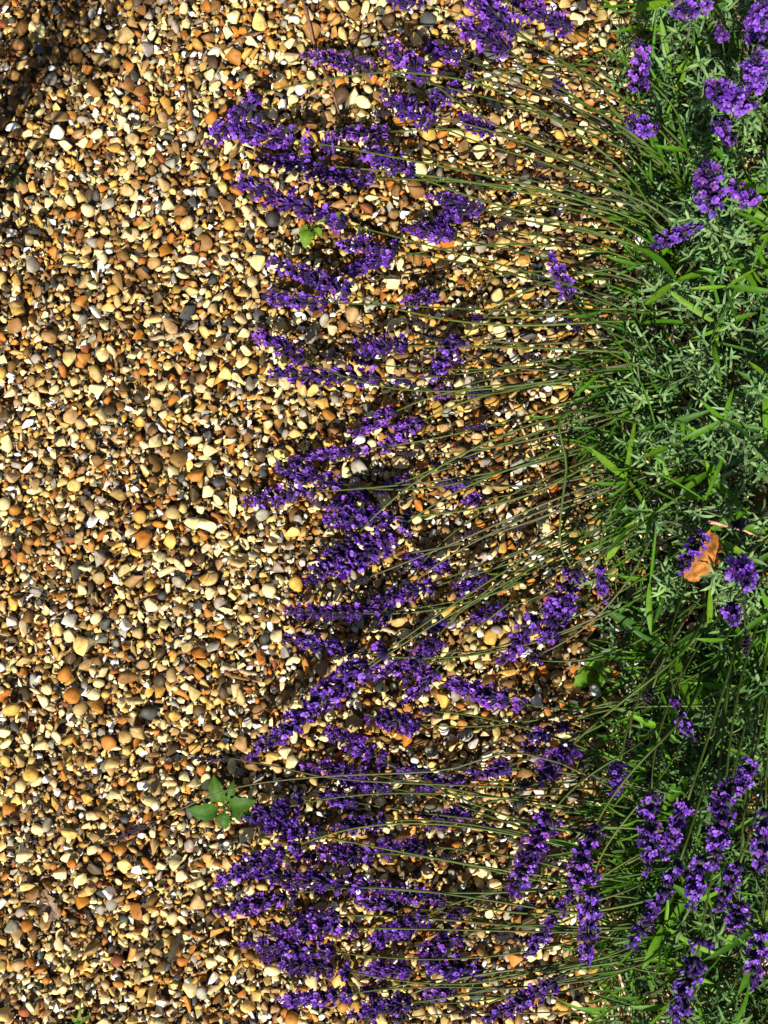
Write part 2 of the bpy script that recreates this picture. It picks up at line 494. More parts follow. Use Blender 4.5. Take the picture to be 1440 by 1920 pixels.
def make_spike(L, nwh, seed, bloom=0.6, dried=False, gap=False):
    r = random.Random(seed)
    cal, pet = MB(), MB()
    bend_a, bend_k = r.uniform(0, 6.28), r.uniform(0.0, 0.10)
    def axis(t):
        b = bend_k * L * t * t
        return Vector((math.cos(bend_a) * b, math.sin(bend_a) * b, t * L))
    ts = np.linspace(0, 1, 9)
    v, f = tube([axis(t) for t in ts], [0.0011 * (1 - 0.5 * t) for t in ts], 5)
    cal.add(v, f, (0.10, 0.09, 0.06) if not dried else (0.09, 0.08, 0.06))
    hs = []
    for w in range(nwh):
        t = w / (nwh - 1)
        t = t ** 0.92
        if gap and w == 0: t = -0.10
        hs.append(t * 0.93 + 0.02)
    for w, t in enumerate(hs):
        frac = w / (nwh - 1)
        prof = 0.86 + 0.22 * math.sin(math.pi * min(1, frac * 1.15)) if frac < 0.5 else 1.06 - (frac - 0.5) * 1.15
        prof *= r.uniform(0.88, 1.1)
        p0 = axis(max(t, -0.1)) if t >= 0 else Vector((0, 0, t * L))
        nc = int(14 * (0.6 + 0.4 * prof))
        a0 = r.uniform(0, 6.28)
        side_gap = r.uniform(0, 6.28)
        for c in range(nc):
            a = a0 + 2 * math.pi * c / nc + r.uniform(-.2, .2)
            pol = math.radians(r.uniform(38, 74) * (1 if frac < 0.9 else 0.55))
            d = Vector((math.cos(a) * math.sin(pol), math.sin(a) * math.sin(pol), math.cos(pol)))
            ln = 0.0068 * prof * r.uniform(0.85, 1.15)
            rad = 0.00135 * (0.75 + 0.25 * prof)
            st = p0 + Vector((math.cos(a), math.sin(a), 0)) * 0.0013 + Vector((0, 0, r.uniform(-0.0012, 0.0012)))
            mid = st + d * ln * 0.5 + Vector((0, 0, 0.0004))
            end = st + d * ln + Vector((0, 0, 0.0008))
            v, f = tube([st, mid, end], [rad * 0.55, rad * 1.05, rad * 0.75], 5)
            if dried:
                col = jit((0.032, 0.022, 0.032), r, 0.4)
            else:
                col = jit((0.024, 0.009, 0.075) if r.random() < 0.8 else (0.045, 0.03, 0.07), r, 0.45)
            base = (col[0] * 1.3, col[1] * 2.0, col[2] * 0.8)
            cal.add(v, f, [base] * 5 + [col] * 10)
            if r.random() < (bloom if frac < 0.93 else bloom * 0.4) * (0.55 if math.cos(a - side_gap) > 0.75 else 1.0):
                # open two-lipped flower: short tube and five lobes
                d2 = (d + Vector((r.gauss(0, .22), r.gauss(0, .22), r.gauss(0, .22)))).normalized()
                u, w_ = frame_of(d2, r.uniform(0, 6.28))
                tl = 0.0030 * r.uniform(0.7, 1.25)
                tip = end + d2 * tl
                pc = jit((0.235, 0.08, 0.60) if r.random() < 0.55 else ((0.10, 0.026, 0.34) if r.random() < .8 else (.18, .045, .32)), r, 0.35)
                if dried: pc = jit((0.06, 0.035, 0.10), r, 0.3)
                dk = tuple(x * 0.6 for x in pc)
                v, f = tube([end - d2 * 0.0008, tip], [rad * 0.55, rad * 0.85], 5, False)
                pet.add(v, f, [dk] * 5 + [pc] * 5)
                for q in range(5):
                    ang = [0.42, -0.42, 1.75, -1.75, 3.14][q] + r.uniform(-.15, .15)
                    ll = [0.0040, 0.0040, 0.0026, 0.0026, 0.0029][q] * r.uniform(.85, 1.2)
                    ww = ll * 0.46
                    rad_d = u * math.cos(ang) + w_ * math.sin(ang)
                    tan_d = -u * math.sin(ang) + w_ * math.cos(ang)
                    flare = r.uniform(0.15, 0.75)
                    dirn = (rad_d * (1 - flare * 0.45) + d2 * flare).normalized()
                    nrm = dirn.cross(tan_d)
                    b0 = tip + rad_d * rad * 0.6
                    vv = [b0 - tan_d * ww * .55, b0 + tan_d * ww * .55,
                          b0 + dirn * ll * .55 + tan_d * ww + nrm * ll * .12, b0 + dirn * ll * .95 + tan_d * ww * .45,
                          b0 + dirn * ll * .95 - tan_d * ww * .45, b0 + dirn * ll * .55 - tan_d * ww + nrm * ll * .12,
                          b0 + dirn * ll * .5 - nrm * ll * .08]
                    pet.add(vv, [(0, 1, 6), (1, 2, 6), (2, 3, 6), (3, 4, 6), (4, 5, 6), (5, 0, 6)],
                            [dk, dk, pc, tuple(x * 1.12 for x in pc), tuple(x * 1.12 for x in pc), pc, pc])
    return cal.mesh('flower_spike', MAT['calyx']), (pet.mesh('petals', MAT['petal']) if pet.V else None)

SPK = {'short': [], 'mid': [], 'long': [], 'dry': [], 'bud': []}
for k in range(3): SPK['bud'].append((0.030, make_spike(0.030, 5, 850 + k, 0.10)))
for k in range(5): SPK['short'].append((0.040, make_spike(0.040, 6, 500 + k, 0.36 + .06 * k)))
for k in range(6): SPK['mid'].append((0.062, make_spike(0.062, 8, 600 + k, 0.30 + 0.06 * k, gap=k % 3 == 2)))
for k in range(5): SPK['long'].append((0.088, make_spike(0.088, 11, 700 + k, 0.30 + 0.07 * k, gap=k % 3 == 1)))
for k in range(3): SPK['dry'].append((0.050, make_spike(0.050, 7, 800 + k, 0.12, dried=True)))

# one narrow lavender leaf along +X, folded along the midrib and arched
def leaf_strip(L, Wd, seg=5, arch=0.15, fold=0.25, curl=0.0, shape_p=0.8, r=random):
    V, F = [], []
    for i in range(seg + 1):
        t = i / seg
        w = Wd * 0.5 * max(0.06, math.sin(math.pi * min(1, 0.08 + t * 0.92)) ** shape_p)
        x = L * t * (1 - curl * t * 0.4)
        z = L * (arch * math.sin(math.pi * t * 0.9) - curl * t * t)
        V += [Vector((x, -w, z + fold * w)), Vector((x, 0, z)), Vector((x, w, z + fold * w))]
    for i in range(seg):
        a = i * 3
        F += [(a, a + 3, a + 4, a + 1), (a + 1, a + 4, a + 5, a + 2)]
    return V, F

def place(V, M): return [M @ v for v in V]

def orient(d, roll=0.0):
    """matrix whose X axis runs along d and whose Z stays as upright as it can"""
    x = d.normalized()
    z = Vector((0, 0, 1)) - x * x.z
    if z.length < 1e-3: z = Vector((1, 0, 0))
    z.normalize(); y = z.cross(x)
    M = Matrix((x, y, z)).transposed()
    return (M @ Matrix.Rotation(roll, 3, 'X')).to_4x4()

LEAFM = []
for k in range(10):
    r = random.Random(900 + k)
    v, f = leaf_strip(0.036, 0.0068 * r.uniform(.8, 1.25), 6, r.uniform(.02, .16), r.uniform(.2, .5), r.uniform(-.05, .3), r.uniform(.5, .85))
    base = [(0.065, 0.18, 0.008), (0.105, 0.25, 0.010), (0.035, 0.11, 0.008), (0.125, 0.25, 0.012)][k % 4]
    cols = []
    for i in range(len(v)):
        c = base if i % 3 != 1 else tuple(x * 1.25 for x in base)
        cols.append(c)
    me = mesh_from('leaf', v, f, cols); me.materials.append(MAT['leaf'])
    LEAFM.append(me)

# leafy shoots: a short axis with opposite pairs of narrow sage leaves
def make_shoot(seed, L=0.055, silver=0.7, leaf_len=0.016, pairs=9):
    r = random.Random(seed)
    mb = MB()
    pts = [Vector((r.uniform(-.003, .003) * t * 5, r.uniform(-.003, .003) * t * 5, L * t)) for t in np.linspace(0, 1, 5)]
    v, f = tube(pts, [0.0011, 0.001, 0.0009, 0.0008, 0.0006], 4)
    mb.add(v, f, (0.12, 0.17, 0.08))
    for w in range(pairs):
        t = 0.1 + 0.9 * w / (pairs - 1)
        p = Vector(pts[0]).lerp(pts[-1], t)
        a0 = (w % 2) * math.pi / 2 + r.uniform(-.35, .35)
        young = t
        nl = 2 if w < pairs - 2 else 4
        for q in range(nl):
            a = a0 + q * 2 * math.pi / nl + r.uniform(-.2, .2)
            el = math.radians(r.uniform(10, 45) + 35 * max(0, t - 0.6) * 2)
            d = Vector((math.cos(a) * math.cos(el), math.sin(a) * math.cos(el), math.sin(el)))
            ln = leaf_len * r.uniform(.7, 1.3) * (1.15 - 0.55 * max(0, t - .55))
            v, f = leaf_strip(ln, r.uniform(.0017, .0027), 4, r.uniform(-.05, .15), r.uniform(.1, .6), r.uniform(0, .75), 0.22)
            sil = min(1, max(0, silver * (0.1 + 1.15 * young) + r.uniform(-.15, .2)))
            g, s = Vector((0.035, 0.105, 0.008)), Vector((0.19, 0.325, 0.125))
            c = jit(tuple(g.lerp(s, sil)), r, 0.2)
            mb.add(place(v, Matrix.Translation(p) @ orient(d, r.uniform(-.5, .5))), f, c)
    return mb

SHOOT = {1: [make_shoot(1000 + k, L=.068, silver=.78, leaf_len=.0145, pairs=6) for k in range(8)],
         2: [make_shoot(1100 + k, L=.06, silver=.28, leaf_len=.018, pairs=6) for k in range(8)]}
SHOOTM = {b: [m.mesh('leafy_shoot', MAT['shoot']) for m in SHOOT[b]] for b in SHOOT}

# ------------------------------------------------------------------ the bushes
B1 = W(1400, 640, 0.0); B2 = W(1430, 1640, 0.0)
B1.z = B2.z = 0.0
bush1 = empty('lavender_bush', B1, 'silvery green lavender bush with long flower stems fanning out over the open gravel', 'lavender')
bush2 = empty('lavender_bush', B2, 'darker green lavender bush with crowded violet spikes beside the broad leaved weed', 'lavender')
BUSH = {1: (bush1, B1), 2: (bush2, B2)}

def mound(px, py):
    """top of the foliage above a photo pixel"""
    d = (px - edge_x(py)) * S
    if d < 0: return 0.015
    hgt = 0.035 + 0.185 * (1 - math.exp(-d / 0.075))
    return hgt * (0.80 + 0.28 * clump(px, py)) * (1 if py < 1180 else 0.86)

def clump(px, py):
    """0..1, high in the middle of a leafy clump, low in the dark hollows between them"""
    v = math.sin(px * .043 + 1.3 * math.sin(py * .021)) + math.sin(py * .047 + 1.7 * math.sin(px * .019 + 2)) + .7 * math.sin((px + py) * .071)
    return min(1, max(0, .5 + v * .26))

# spikes: tip px, base px, width px, tip height, base height, bush, kind
T = 1; U = 2
SP = [
 (573, 97, 710, 133, 40, .05, .07, T), (395, 270, 487, 175, 38, .06, .09, T), (400, 238, 575, 266, 48, .07, .09, T),
 (606, 268, 632, 272, 44, .09, .09, T), (493, 297, 610, 311, 36, .04, .05, T), (583, 328, 705, 334, 36, .05, .07, T),
 (677, 277, 778, 327, 48, .07, .09, T), (633, 256, 732, 247, 36, .03, .05, T), (722, 77, 803, 148, 48, .09, .11, T),
 (720, 182, 815, 232, 48, .08, .10, T), (797, 192, 882, 156, 40, .07, .10, T), (797, 90, 860, 108, 34, .04, .06, T),
 (450, 345, 652, 420, 62, .08, .11, T), (640, 450, 745, 470, 46, .05, .07, T), (770, 425, 853, 446, 40, .06, .08, T),
 (806, 366, 908, 394, 40, .07, .10, T), (815, 418, 868, 402, 34, .05, .07, T), (865, 35, 955, 95, 58, .13, .16, T),
 (872, -8, 968, 58, 60, .15, .18, T), (970, 4, 1068, 56, 50, .15, .18, T), (735, 2, 790, 8, 30, .07, .09, T),
 (1209, 78, 1197, 168, 44, .30, .24, T), (1176, 228, 1234, 243, 42, .25, .24, T), (1268, 20, 1326, 8, 40, .27, .25, T),
 (1352, 52, 1354, 74, 24, .25, .24, T), (1428, 6, 1415, 72, 46, .33, .28, T), (1420, 95, 1412, 165, 52, .33, .28, T),
 (1338, 172, 1400, 195, 62, .30, .27, T), (1350, 228, 1366, 270, 42, .26, .23, T), (1322, 300, 1336, 388, 62, .32, .26, T),
 (1372, 350, 1418, 384, 42, .27, .24, T), (1225, 456, 1316, 424, 34, .24, .23, T), (1034, 487, 1070, 560, 42, .17, .16, T),
 (870, 222, 925, 246, 38, .09, .11, T), (1040, 150, 1062, 178, 22, .08, .10, T),
 (511, 489, 658, 551, 46, .06, .08, T), (494, 563, 615, 568, 40, .05, .07, T), (653, 506, 738, 484, 34, .03, .05, T),
 (762, 570, 824, 547, 38, .05, .07, T), (474, 618, 570, 672, 40, .06, .08, T), (514, 698, 716, 709, 46, .06, .09, T),
 (667, 644, 766, 648, 50, .07, .09, T), (812, 702, 868, 636, 56, .09, .12, T), (816, 739, 854, 728, 32, .05, .06, T),
 (878, 738, 915, 732, 24, .05, .06, T), (670, 806, 745, 770, 40, .06, .08, T), (728, 824, 793, 788, 44, .07, .09, T),
 (547, 858, 716, 838, 34, .06, .08, T), (526, 882, 645, 908, 42, .06, .08, T), (459, 931, 594, 922, 42, .05, .08, T),
 (622, 948, 692, 924, 34, .04, .06, T), (714, 921, 770, 897, 32, .04, .06, T), (826, 903, 880, 908, 34, .06, .08, T),
 (870, 939, 908, 935, 26, .06, .08, T), (583, 1100, 672, 1000, 54, .08, .11, T), (606, 972, 758, 968, 46, .09, .12, T),
 (636, 1068, 755, 985, 62, .10, .13, T), (770, 1048, 846, 1066, 36, .06, .08, T), (714, 1124, 816, 1098, 42, .08, .10, T),
 (855, 1108, 910, 1076, 42, .08, .11, T), (540, 1143, 682, 1150, 42, .05, .08, T), (650, 1150, 720, 1146, 28, .04, .06, T),
 (543, 1195, 662, 1221, 38, .05, .08, T), (472, 1422, 600, 1322, 44, .08, .11, T), (545, 1350, 712, 1230, 60, .10, .14, T),
 (690, 1258, 792, 1244, 36, .06, .09, T), (757, 1272, 820, 1194, 46, .09, .12, T), (764, 1314, 818, 1256, 38, .06, .09, T),
 (804, 1184, 838, 1163, 26, .08, .10, T), (880, 1166, 948, 1142, 32, .08, .10, T), (849, 1286, 976, 1318, 48, .10, .13, T),
 (948, 1230, 1008, 1158, 50, .15, .17, T), (1024, 1202, 1078, 1076, 58, .18, .20, T), (1131, 1120, 1124, 1058, 26, .13, .14, T),
 (1281, 1064, 1318, 1002, 42, .26, .24, T), (1390, 1090, 1386, 1058, 64, .33, .27, T), (1373, 1165, 1372, 1132, 44, .28, .24, T),
 (1290, 1378, 1266, 1306, 32, .24, .22, T), (1216, 1630, 1222, 1484, 48, .26, .25, T),
 (1248, 1592, 1290, 1500, 44, .25, .25, T), (1186, 1776, 1276, 1612, 44, .25, .26, T), (1343, 1618, 1360, 1490, 52, .28, .27, T),
 (1295, 1688, 1322, 1606, 44, .25, .25, T), (1348, 1694, 1388, 1618, 44, .27, .27, T), (1380, 1748, 1386, 1692, 48, .26, .26, T),
 (1272, 1918, 1312, 1770, 52, .27, .27, T), (1428, 1630, 1436, 1516, 44, .29, .28, T), (1412, 1836, 1430, 1742, 44, .27, .27, T),
 (1388, 1474, 1410, 1424, 42, .28, .27, T), (1338, 1506, 1388, 1462, 44, .27, .26, T),
 # lower bush
 (694, 1346, 790, 1358, 50, .07, .09, U), (616, 1371, 718, 1426, 42, .06, .08, U), (574, 1434, 692, 1452, 36, .04, .06, U),
 (600, 1490, 672, 1506, 32, .05, .07, U), (903, 1452, 956, 1436, 38, .09, .11, U), (788, 1484, 886, 1452, 28, .08, .10, U),
 (996, 1386, 1066, 1355, 38, .13, .15, U), (1010, 1462, 1076, 1394, 56, .16, .18, U), (1153, 1482, 1164, 1428, 46, .20, .20, U),
 (464, 1530, 560, 1508, 44, .06, .08, U), (498, 1546, 592, 1566, 44, .07, .09, U), (409, 1650, 552, 1588, 44, .07, .10, U),
 (478, 1640, 694, 1662, 54, .09, .12, U), (560, 1604, 702, 1600, 46, .08, .10, U), (404, 1711, 556, 1676, 44, .06, .09, U),
 (512, 1736, 672, 1740, 50, .09, .12, U), (460, 1770, 632, 1786, 44, .06, .09, U), (490, 1798, 644, 1820, 44, .06, .08, U),
 (535, 1882, 652, 1864, 38, .06, .08, U), (662, 1900, 772, 1880, 46, .08, .10, U), (628, 1550, 724, 1540, 40, .07, .09, U),
 (690, 1592, 802, 1588, 42, .09, .11, U), (804, 1550, 886, 1514, 40, .09, .11, U), (961, 1668, 1032, 1530, 58, .19, .21, U),
 (1058, 1692, 1118, 1545, 52, .21, .22, U), (1096, 1798, 1114, 1642, 44, .20, .20, U), (988, 1786, 1054, 1706, 32, .16, .18, U),
 (788, 1812, 906, 1818, 54, .10, .13, U), (798, 1868, 856, 1850, 36, .08, .09, U), (913, 1913, 1044, 1840, 42, .12, .14, U),
 (704, 1770, 794, 1720, 44, .09, .11, U), (784, 1782, 868, 1754, 40, .09, .11, U), (696, 1662, 838, 1690, 42, .08, .10, U),
 (842, 1726, 872, 1700, 30, .10, .11, U), (690, 1815, 772, 1822, 40, .07, .09, U), (672, 1690, 752, 1700, 34, .05, .07, U),
 (556, 1712, 630, 1716, 32, .04, .06, U), (742, 1440, 812, 1452, 30, .05, .06, U), (640, 1468, 728, 1478, 32, .04, .06, U),
]
DRY = [  # tip, base, width, heights, bush
 (199, 1579, 292, 1540, 20, .05, .08, U, [(427, 1481, .12), (592, 1457, .15), (820, 1446, .18), (1022, 1421, .19)]),
 (360, 1424, 430, 1421, 22, .04, .06, U, [(517, 1437, .09), (620, 1458, .11), (800, 1470, .14)]),
 (1402, 1228, 1398, 1182, 24, .24, .23, T, []), (1208, 1330, 1224, 1290, 24, .18, .18, T, []), (1176, 1416, 1180, 1384, 22, .18, .18, T, []),
 (1372, 984, 1396, 984, 22, .25, .24, T, []), (690, 1215, 760, 1222, 24, .03, .05, T, []), (1215, 1470, 1222, 1440, 20, .2, .2, T, []),
]

def make_flower(tx_, ty_, bx, by, wpx, zt, zb, b, kind=None, via=None, r=None):
    if bx < 950 and not via: zt, zb = zt * .7, zb * .72
    root_e, B = BUSH[b]
    tip, base = W(tx_, ty_, zt), W(bx, by, zb)
    # where the stem springs from inside the foliage
    if via is None: via = []
    if b == 1:
        if bx > 1130:
            if by > 1250: rx, ry = 1432 + r.uniform(-30, 50), 1010 + 0.15 * (by - 1250) + r.uniform(-80, 60)
            else: rx, ry = bx + r.uniform(20, 90), by + (640 - by) * 0.35 + r.uniform(-60, 60)
        else:
            rx, ry = 1300 + r.uniform(-70, 80), 655 + (by - 640) * 0.42 + r.uniform(-45, 45)
    else:
        if ty_ - by > 45 and ty_ - by > abs(bx - tx_) * .9: rx, ry = bx + r.uniform(150, 250), by - r.uniform(260, 380)
        elif by < 1470 and bx < 1100 and r.random() < 0.5: rx, ry = 1400 + r.uniform(-50, 50), 1250 + r.uniform(-90, 90)
        else: rx, ry = 1310 + r.uniform(-80, 80), 1610 + (by - 1610) * 0.45 + r.uniform(-60, 60)
    zr = 0.06 if bx < 1130 else 0.10
    root = W(rx, ry, zr)
    d = base - tip; d.z = 0
    if d.length < 1e-4: d = root - base
    d.normalize()
    rv = root - base; rv.z = 0
    span = rv.length
    rd = rv.normalized()
    ang = math.atan2(rd.x * d.y - rd.y * d.x, rd.dot(d))       # from the root direction to the spike direction
    if abs(ang) > .5 and not via:
        turn = math.copysign(min(abs(ang) - .5, .9), ang)
        r2 = Matrix.Rotation(turn, 3, 'Z') @ rv
        cand = base + r2
        cpx, cpy = cand.x / (S * (1 - zr / H)) + 720, 960 - cand.y / (S * (1 - zr / H))
        if cpx > edge_x(cpy) + 10:
            root = Vector((cand.x, cand.y, zr)); rv = root - base; rv.z = 0; rd = rv.normalized(); ang -= turn
    hd = Matrix.Rotation(max(-.7, min(.7, ang)), 3, 'Z') @ rd
    if via:
        path = catmull([root] + [W(*v) for v in reversed(via)] + [base], 22)
    else:
        c2 = base + hd * span * .42
        c1 = root - rd * span * .28 + Vector((r.uniform(-.02, .02), r.gauss(0, .018), 0))
        if bx < 1130:
            c2.z = zb + .03 + r.uniform(0, .02); c1.z = max(.20, zb + .09) + r.uniform(-.03, .03)
        else:
            c2.z = zr + (zb - zr) * .75 if abs(zt - zb) < .03 else zb - (zt - zb) * .8; c1.z = zr + (zb - zr) * .5
        path = []
        wob = r.uniform(0, 6.28); wa = r.uniform(.0006, .002)
        for i in range(23):
            t = i / 22; u = 1 - t
            p = root * u ** 3 + c1 * 3 * u * u * t + c2 * 3 * u * t * t + base * t ** 3
            p += Vector((0, math.sin(t * 7 + wob) * wa * math.sin(math.pi * t), math.sin(t * 5 + wob) * wa * math.sin(math.pi * t)))
            path.append(p)
    rel = [p - root for p in path]
    rb = r.uniform(.0008, .00135)
    rad = [rb * (1.15 - 0.4 * i / 22) for i in range(23)]
    V, F = tube(rel, rad, 5)
    g1, g2 = Vector((.05, .11, .010)), Vector((.08, .115, .016))
    if kind == 'dry': g1, g2 = Vector((.10, .13, .04)), Vector((.12, .11, .06))
    k = r.uniform(.75, 1.2)
    k *= .86
    cols = [tuple((g1.lerp(g2, i / 22)) * k) for i in range(23) for _ in range(5)]
    me = mesh_from('flower_stem', V, F, cols); me.materials.append(MAT['stem'])
    st = link('flower_stem', me, None, root_e, root - B)
    # spike
    L = (tip - base).length
    if kind in ('dry', 'bud'): L0, (ms, mp) = r.choice(SPK[kind])
    else:
        cls = 'short' if L < 0.050 else ('mid' if L < 0.074 else 'long')
        L0, (ms, mp) = r.choice(SPK[cls])
    width_m = wpx * S * (1 - (zt + zb) / 2 / H)
    sx = min(1.5, max(0.5, width_m / 0.0258))
    q = Vector((0, 0, 1)).rotation_difference(tip - base).to_matrix() @ Matrix.Rotation(r.uniform(0, 6.28), 3, 'Z')
    M = Matrix.Translation(base - root) @ q.to_4x4() @ Matrix.Diagonal((sx, sx, L / L0, 1))
    for nm, mm in (('flower_spike', ms), ('petals', mp)):
        if mm is None: continue
        o = link(nm, mm, None, st)
        o.matrix_local = M
    # a pair of slim leaves at a joint low on the stem
    if r.random() < 0.75 and not via:
        for t_i, n_l in ((r.randint(3, 6), 2), (r.randint(6, 8), r.choice((0, 2)))):
            p = rel[t_i]; dd = (rel[t_i + 1] - rel[t_i - 1]).normalized()
            side = dd.cross(Vector((0, 0, 1))).normalized()
            for sg in range(n_l):
                dv = (dd * r.uniform(.7, 1.3) + side * (r.uniform(.15, .55) * (1 if sg else -1)) + Vector((0, 0, r.uniform(-.1, .3)))).normalized()
                o = link('leaf', LEAFM[r.choice((2, 6, 0, 2, 6, 8))], None, st)
                sc = r.uniform(.6, 1.2)
                o.matrix_local = Matrix.Translation(p) @ orient(dv, r.uniform(-.6, .6)) @ Matrix.Diagonal((sc, sc * r.uniform(.28, .55), sc, 1))
    return st

VIA = {(395, 270): [(594, 152, .12), (760, 136, .15), (960, 180, .18), (1180, 330, .18)],
       (1024, 1202): [(1050, 1010, .21), (1062, 880, .22), (1074, 770, .215)],
       (450, 345): [(840, 470, .14), (1050, 528, .18), (1200, 585, .20)]}
fr = random.Random(77)
for (a, b_, c, d, w, zt, zb, bb) in SP:
    make_flower(a, b_, c, d, w, zt, zb, bb, None, VIA.get((a, b_)), r=fr)
for (a, b_, c, d, w, zt, zb, bb, via) in DRY:
    make_flower(a, b_, c, d, w, zt, zb, bb, 'dry', via or None, r=fr)

for k in range(54):
    b = T if k < 34 else U
    by = fr.uniform(40, 1260) if b == T else fr.uniform(1330, 1910)
    bx = fr.uniform(800, 1090) if fr.random() < .7 else fr.uniform(620, 820)
    ln = fr.uniform(26, 52)
    ang = math.radians((by - 640) * -.035 if b == T else (by - 1610) * -.03) + fr.gauss(0, .3)
    z = fr.uniform(.04, .12) * (.6 + .5 * (bx - 600) / 500)
    make_flower(bx - ln * math.cos(ang), by + ln * math.sin(ang) * -1, bx, by, fr.uniform(14, 22), z * .8, z, b, 'dry' if fr.random() < .5 else 'bud', r=fr)

# foliage
def shoot_matrix(px, py, r, b):
    zt = mound(px, py) * r.uniform(0.72, 1.06)
    top = W(px, py, max(zt, 0.03))
    lean = Vector((r.gauss(-0.55, .5), r.gauss(0, .5), 1.0))
    if px > 1330: lean.x += 0.45
    lean.normalize()
    sc = r.uniform(.8, 1.25)
    L = .057 * sc
    if top.z - L * lean.z < 0.004:
        lean.z = max(0.1, (top.z - .004) / L) * .9; lean.normalize()
    basep = top - lean * L
    basep.z = max(basep.z, 0.003)
    q = Vector((0, 0, 1)).rotation_difference(lean).to_matrix() @ Matrix.Rotation(r.uniform(0, 6.28), 3, 'Z')
    return Matrix.Translation(basep) @ q.to_4x4() @ Matrix.Diagonal((sc, sc, sc, 1))

def sample_px(r, y0, y1, over=1650):
    while True:
        py = r.uniform(y0, y1)
        px = r.uniform(edge_x(py) - 25, over)
        d = px - edge_x(py) + r.gauss(0, 18)
        if d < 0: continue
        if r.random() > .05 + 1.15 * clump(px, py): continue
        if d < 130 and r.random() > 0.25 + 0.75 * d / 130: continue
        return px, py

def joined(mats_meshes, name, parent, B, mat):
    VV, FF, CC = [], [], []; off = 0
    for M, mb in mats_meshes:
        A = np.array(M); v = np.array([x[:] for x in mb.V]) @ A[:3, :3].T + A[:3, 3] - np.array(B)
        VV.append(v); CC.append(np.array(mb.C)); FF += [tuple(i + off for i in f) for f in mb.F]; off += len(v)
    me = mesh_from(name, np.concatenate(VV).tolist(), FF, np.concatenate(CC))
    me.materials.append(mat)
    return link(name, me, None, parent)

for b, (y0, y1, n_obj, n_all) in {1: (-160, 1190, 300, 860), 2: (1170, 2080, 300, 500)}.items():
    r = random.Random(4000 + b)
    root_e, B = BUSH[b]
    cand = []
    for _ in range(n_all):
        px, py = sample_px(r, y0, y1)
        cand.append((px, py, shoot_matrix(px, py, r, b), r.randrange(8)))
    inview = [c for c in cand if c[0] < 1440 and 0 < c[1] < 1920]
    inview.sort(key=lambda c: -(c[2].translation.z))
    sel = inview[:n_obj]; ids = {id(c) for c in sel}
    for c in sel:
        o = link('leafy_shoot', SHOOTM[b][c[3]], None, root_e)
        o.matrix_local = Matrix.Translation(-B) @ c[2]
    o = joined([(c[2], SHOOT[b][c[3]]) for c in cand if id(c) not in ids], 'foliage', root_e, B, MAT['shoot'])
    tag(o, kind='stuff')
    # broad fresh leaves
    hub = None
    for k in range(300):
        px, py = sample_px(r, y0, y1, 1480)
        if k % 5 < 2:                                 # long slim blades at the rim, reaching out over the gravel
            px = edge_x(py) + r.uniform(-10, 130)
        if k % 5 >= 2:                                # fresh leaves sit in little whorls of three or four
            if hub is None or hub[2] <= 0: hub = [px, py, r.randint(2, 4), r.uniform(.86, 1.12), r.uniform(0, 6.28)]
            px, py = hub[0] + r.uniform(-5, 5), hub[1] + r.uniform(-5, 5); hub[2] -= 1
            z = max(.02, mound(px, py) * hub[3])
            a = hub[4] + hub[2] * r.uniform(1.2, 2.0)
        else:
            z = max(.02, mound(px, py) * r.uniform(.8, 1.16))
            a = r.gauss(math.pi, .8)
        p = W(px, py, z)
        el = r.uniform(-.1, .6)
        dv = Vector((math.cos(a) * math.cos(el), math.sin(a) * math.cos(el), math.sin(el)))
        sc = r.uniform(.5, 1.2)
        slim = k % 5 < 2 or r.random() < .2 + (.2 if b == 2 else 0)
        o = link('leaf', LEAFM[r.choice((2, 6, 0, 8))] if slim else r.choice(LEAFM), None, root_e)
        o.matrix_local = Matrix.Translation(p - B) @ orient(dv, r.uniform(-.7, .7)) @ Matrix.Diagonal(
            (sc * 1.6, sc * r.uniform(.28, .5), sc, 1) if slim else (sc * 1.3 + .12, sc * r.uniform(.6, 1.0) + .1, sc, 1))
    # woody branches from the base into the mound
    for k in range(9):
        py = r.uniform(y0 + 120, y1 - 120); px = r.uniform(edge_x(py) + 60, 1560)
        tp = W(px, py, mound(px, py) * .75)
        p0 = B + Vector((r.uniform(-.015, .015), r.uniform(-.02, .02), 0))
        m = p0.lerp(tp, .5); m.z = max(.02, tp.z * .45)
        V, F = tube([p - B for p in catmull([p0, m, tp], 8)], [.0045 - .0004 * i for i in range(9)], 6)
        link('branch', mesh_from('branch', V, F), MAT['wood'], root_e)

# ------------------------------------------------------------------ weeds
def broad_leaf(L, Wd, base_col, r, teeth=0.13, seg=11, droop=0.3, cup=0.4, stalk=0.3):
    V, F, Cc = [], [], []
    for i in range(seg + 1):
        t = i / seg
        if t < stalk: w = Wd * 0.05
        else:
            u = (t - stalk) / (1 - stalk)
            w = Wd * .5 * (math.sin(math.pi * u ** 0.8) ** .75 if 0 < u < 1 else 0.04)
            w *= 1 + teeth * (1 if i % 2 else -1)
        z = L * (0.22 * math.sin(math.pi * t * .8) - droop * t * t) + r.uniform(-.0006, .0006)
        for s in (-1, -.5, 0, .5, 1):
            V.append(Vector((L * t - (abs(s) * L * .02), s * w, z + cup * abs(s) * w + (r.uniform(-.0007, .0007) if s else 0))))
            k = 1.22 if s == 0 else r.uniform(.9, 1.08)
            Cc.append(tuple(x * k for x in base_col))
    for i in range(seg):
        for j in range(4):
            a = i * 5 + j
            F.append((a, a + 5, a + 6, a + 1))
    return V, F, Cc

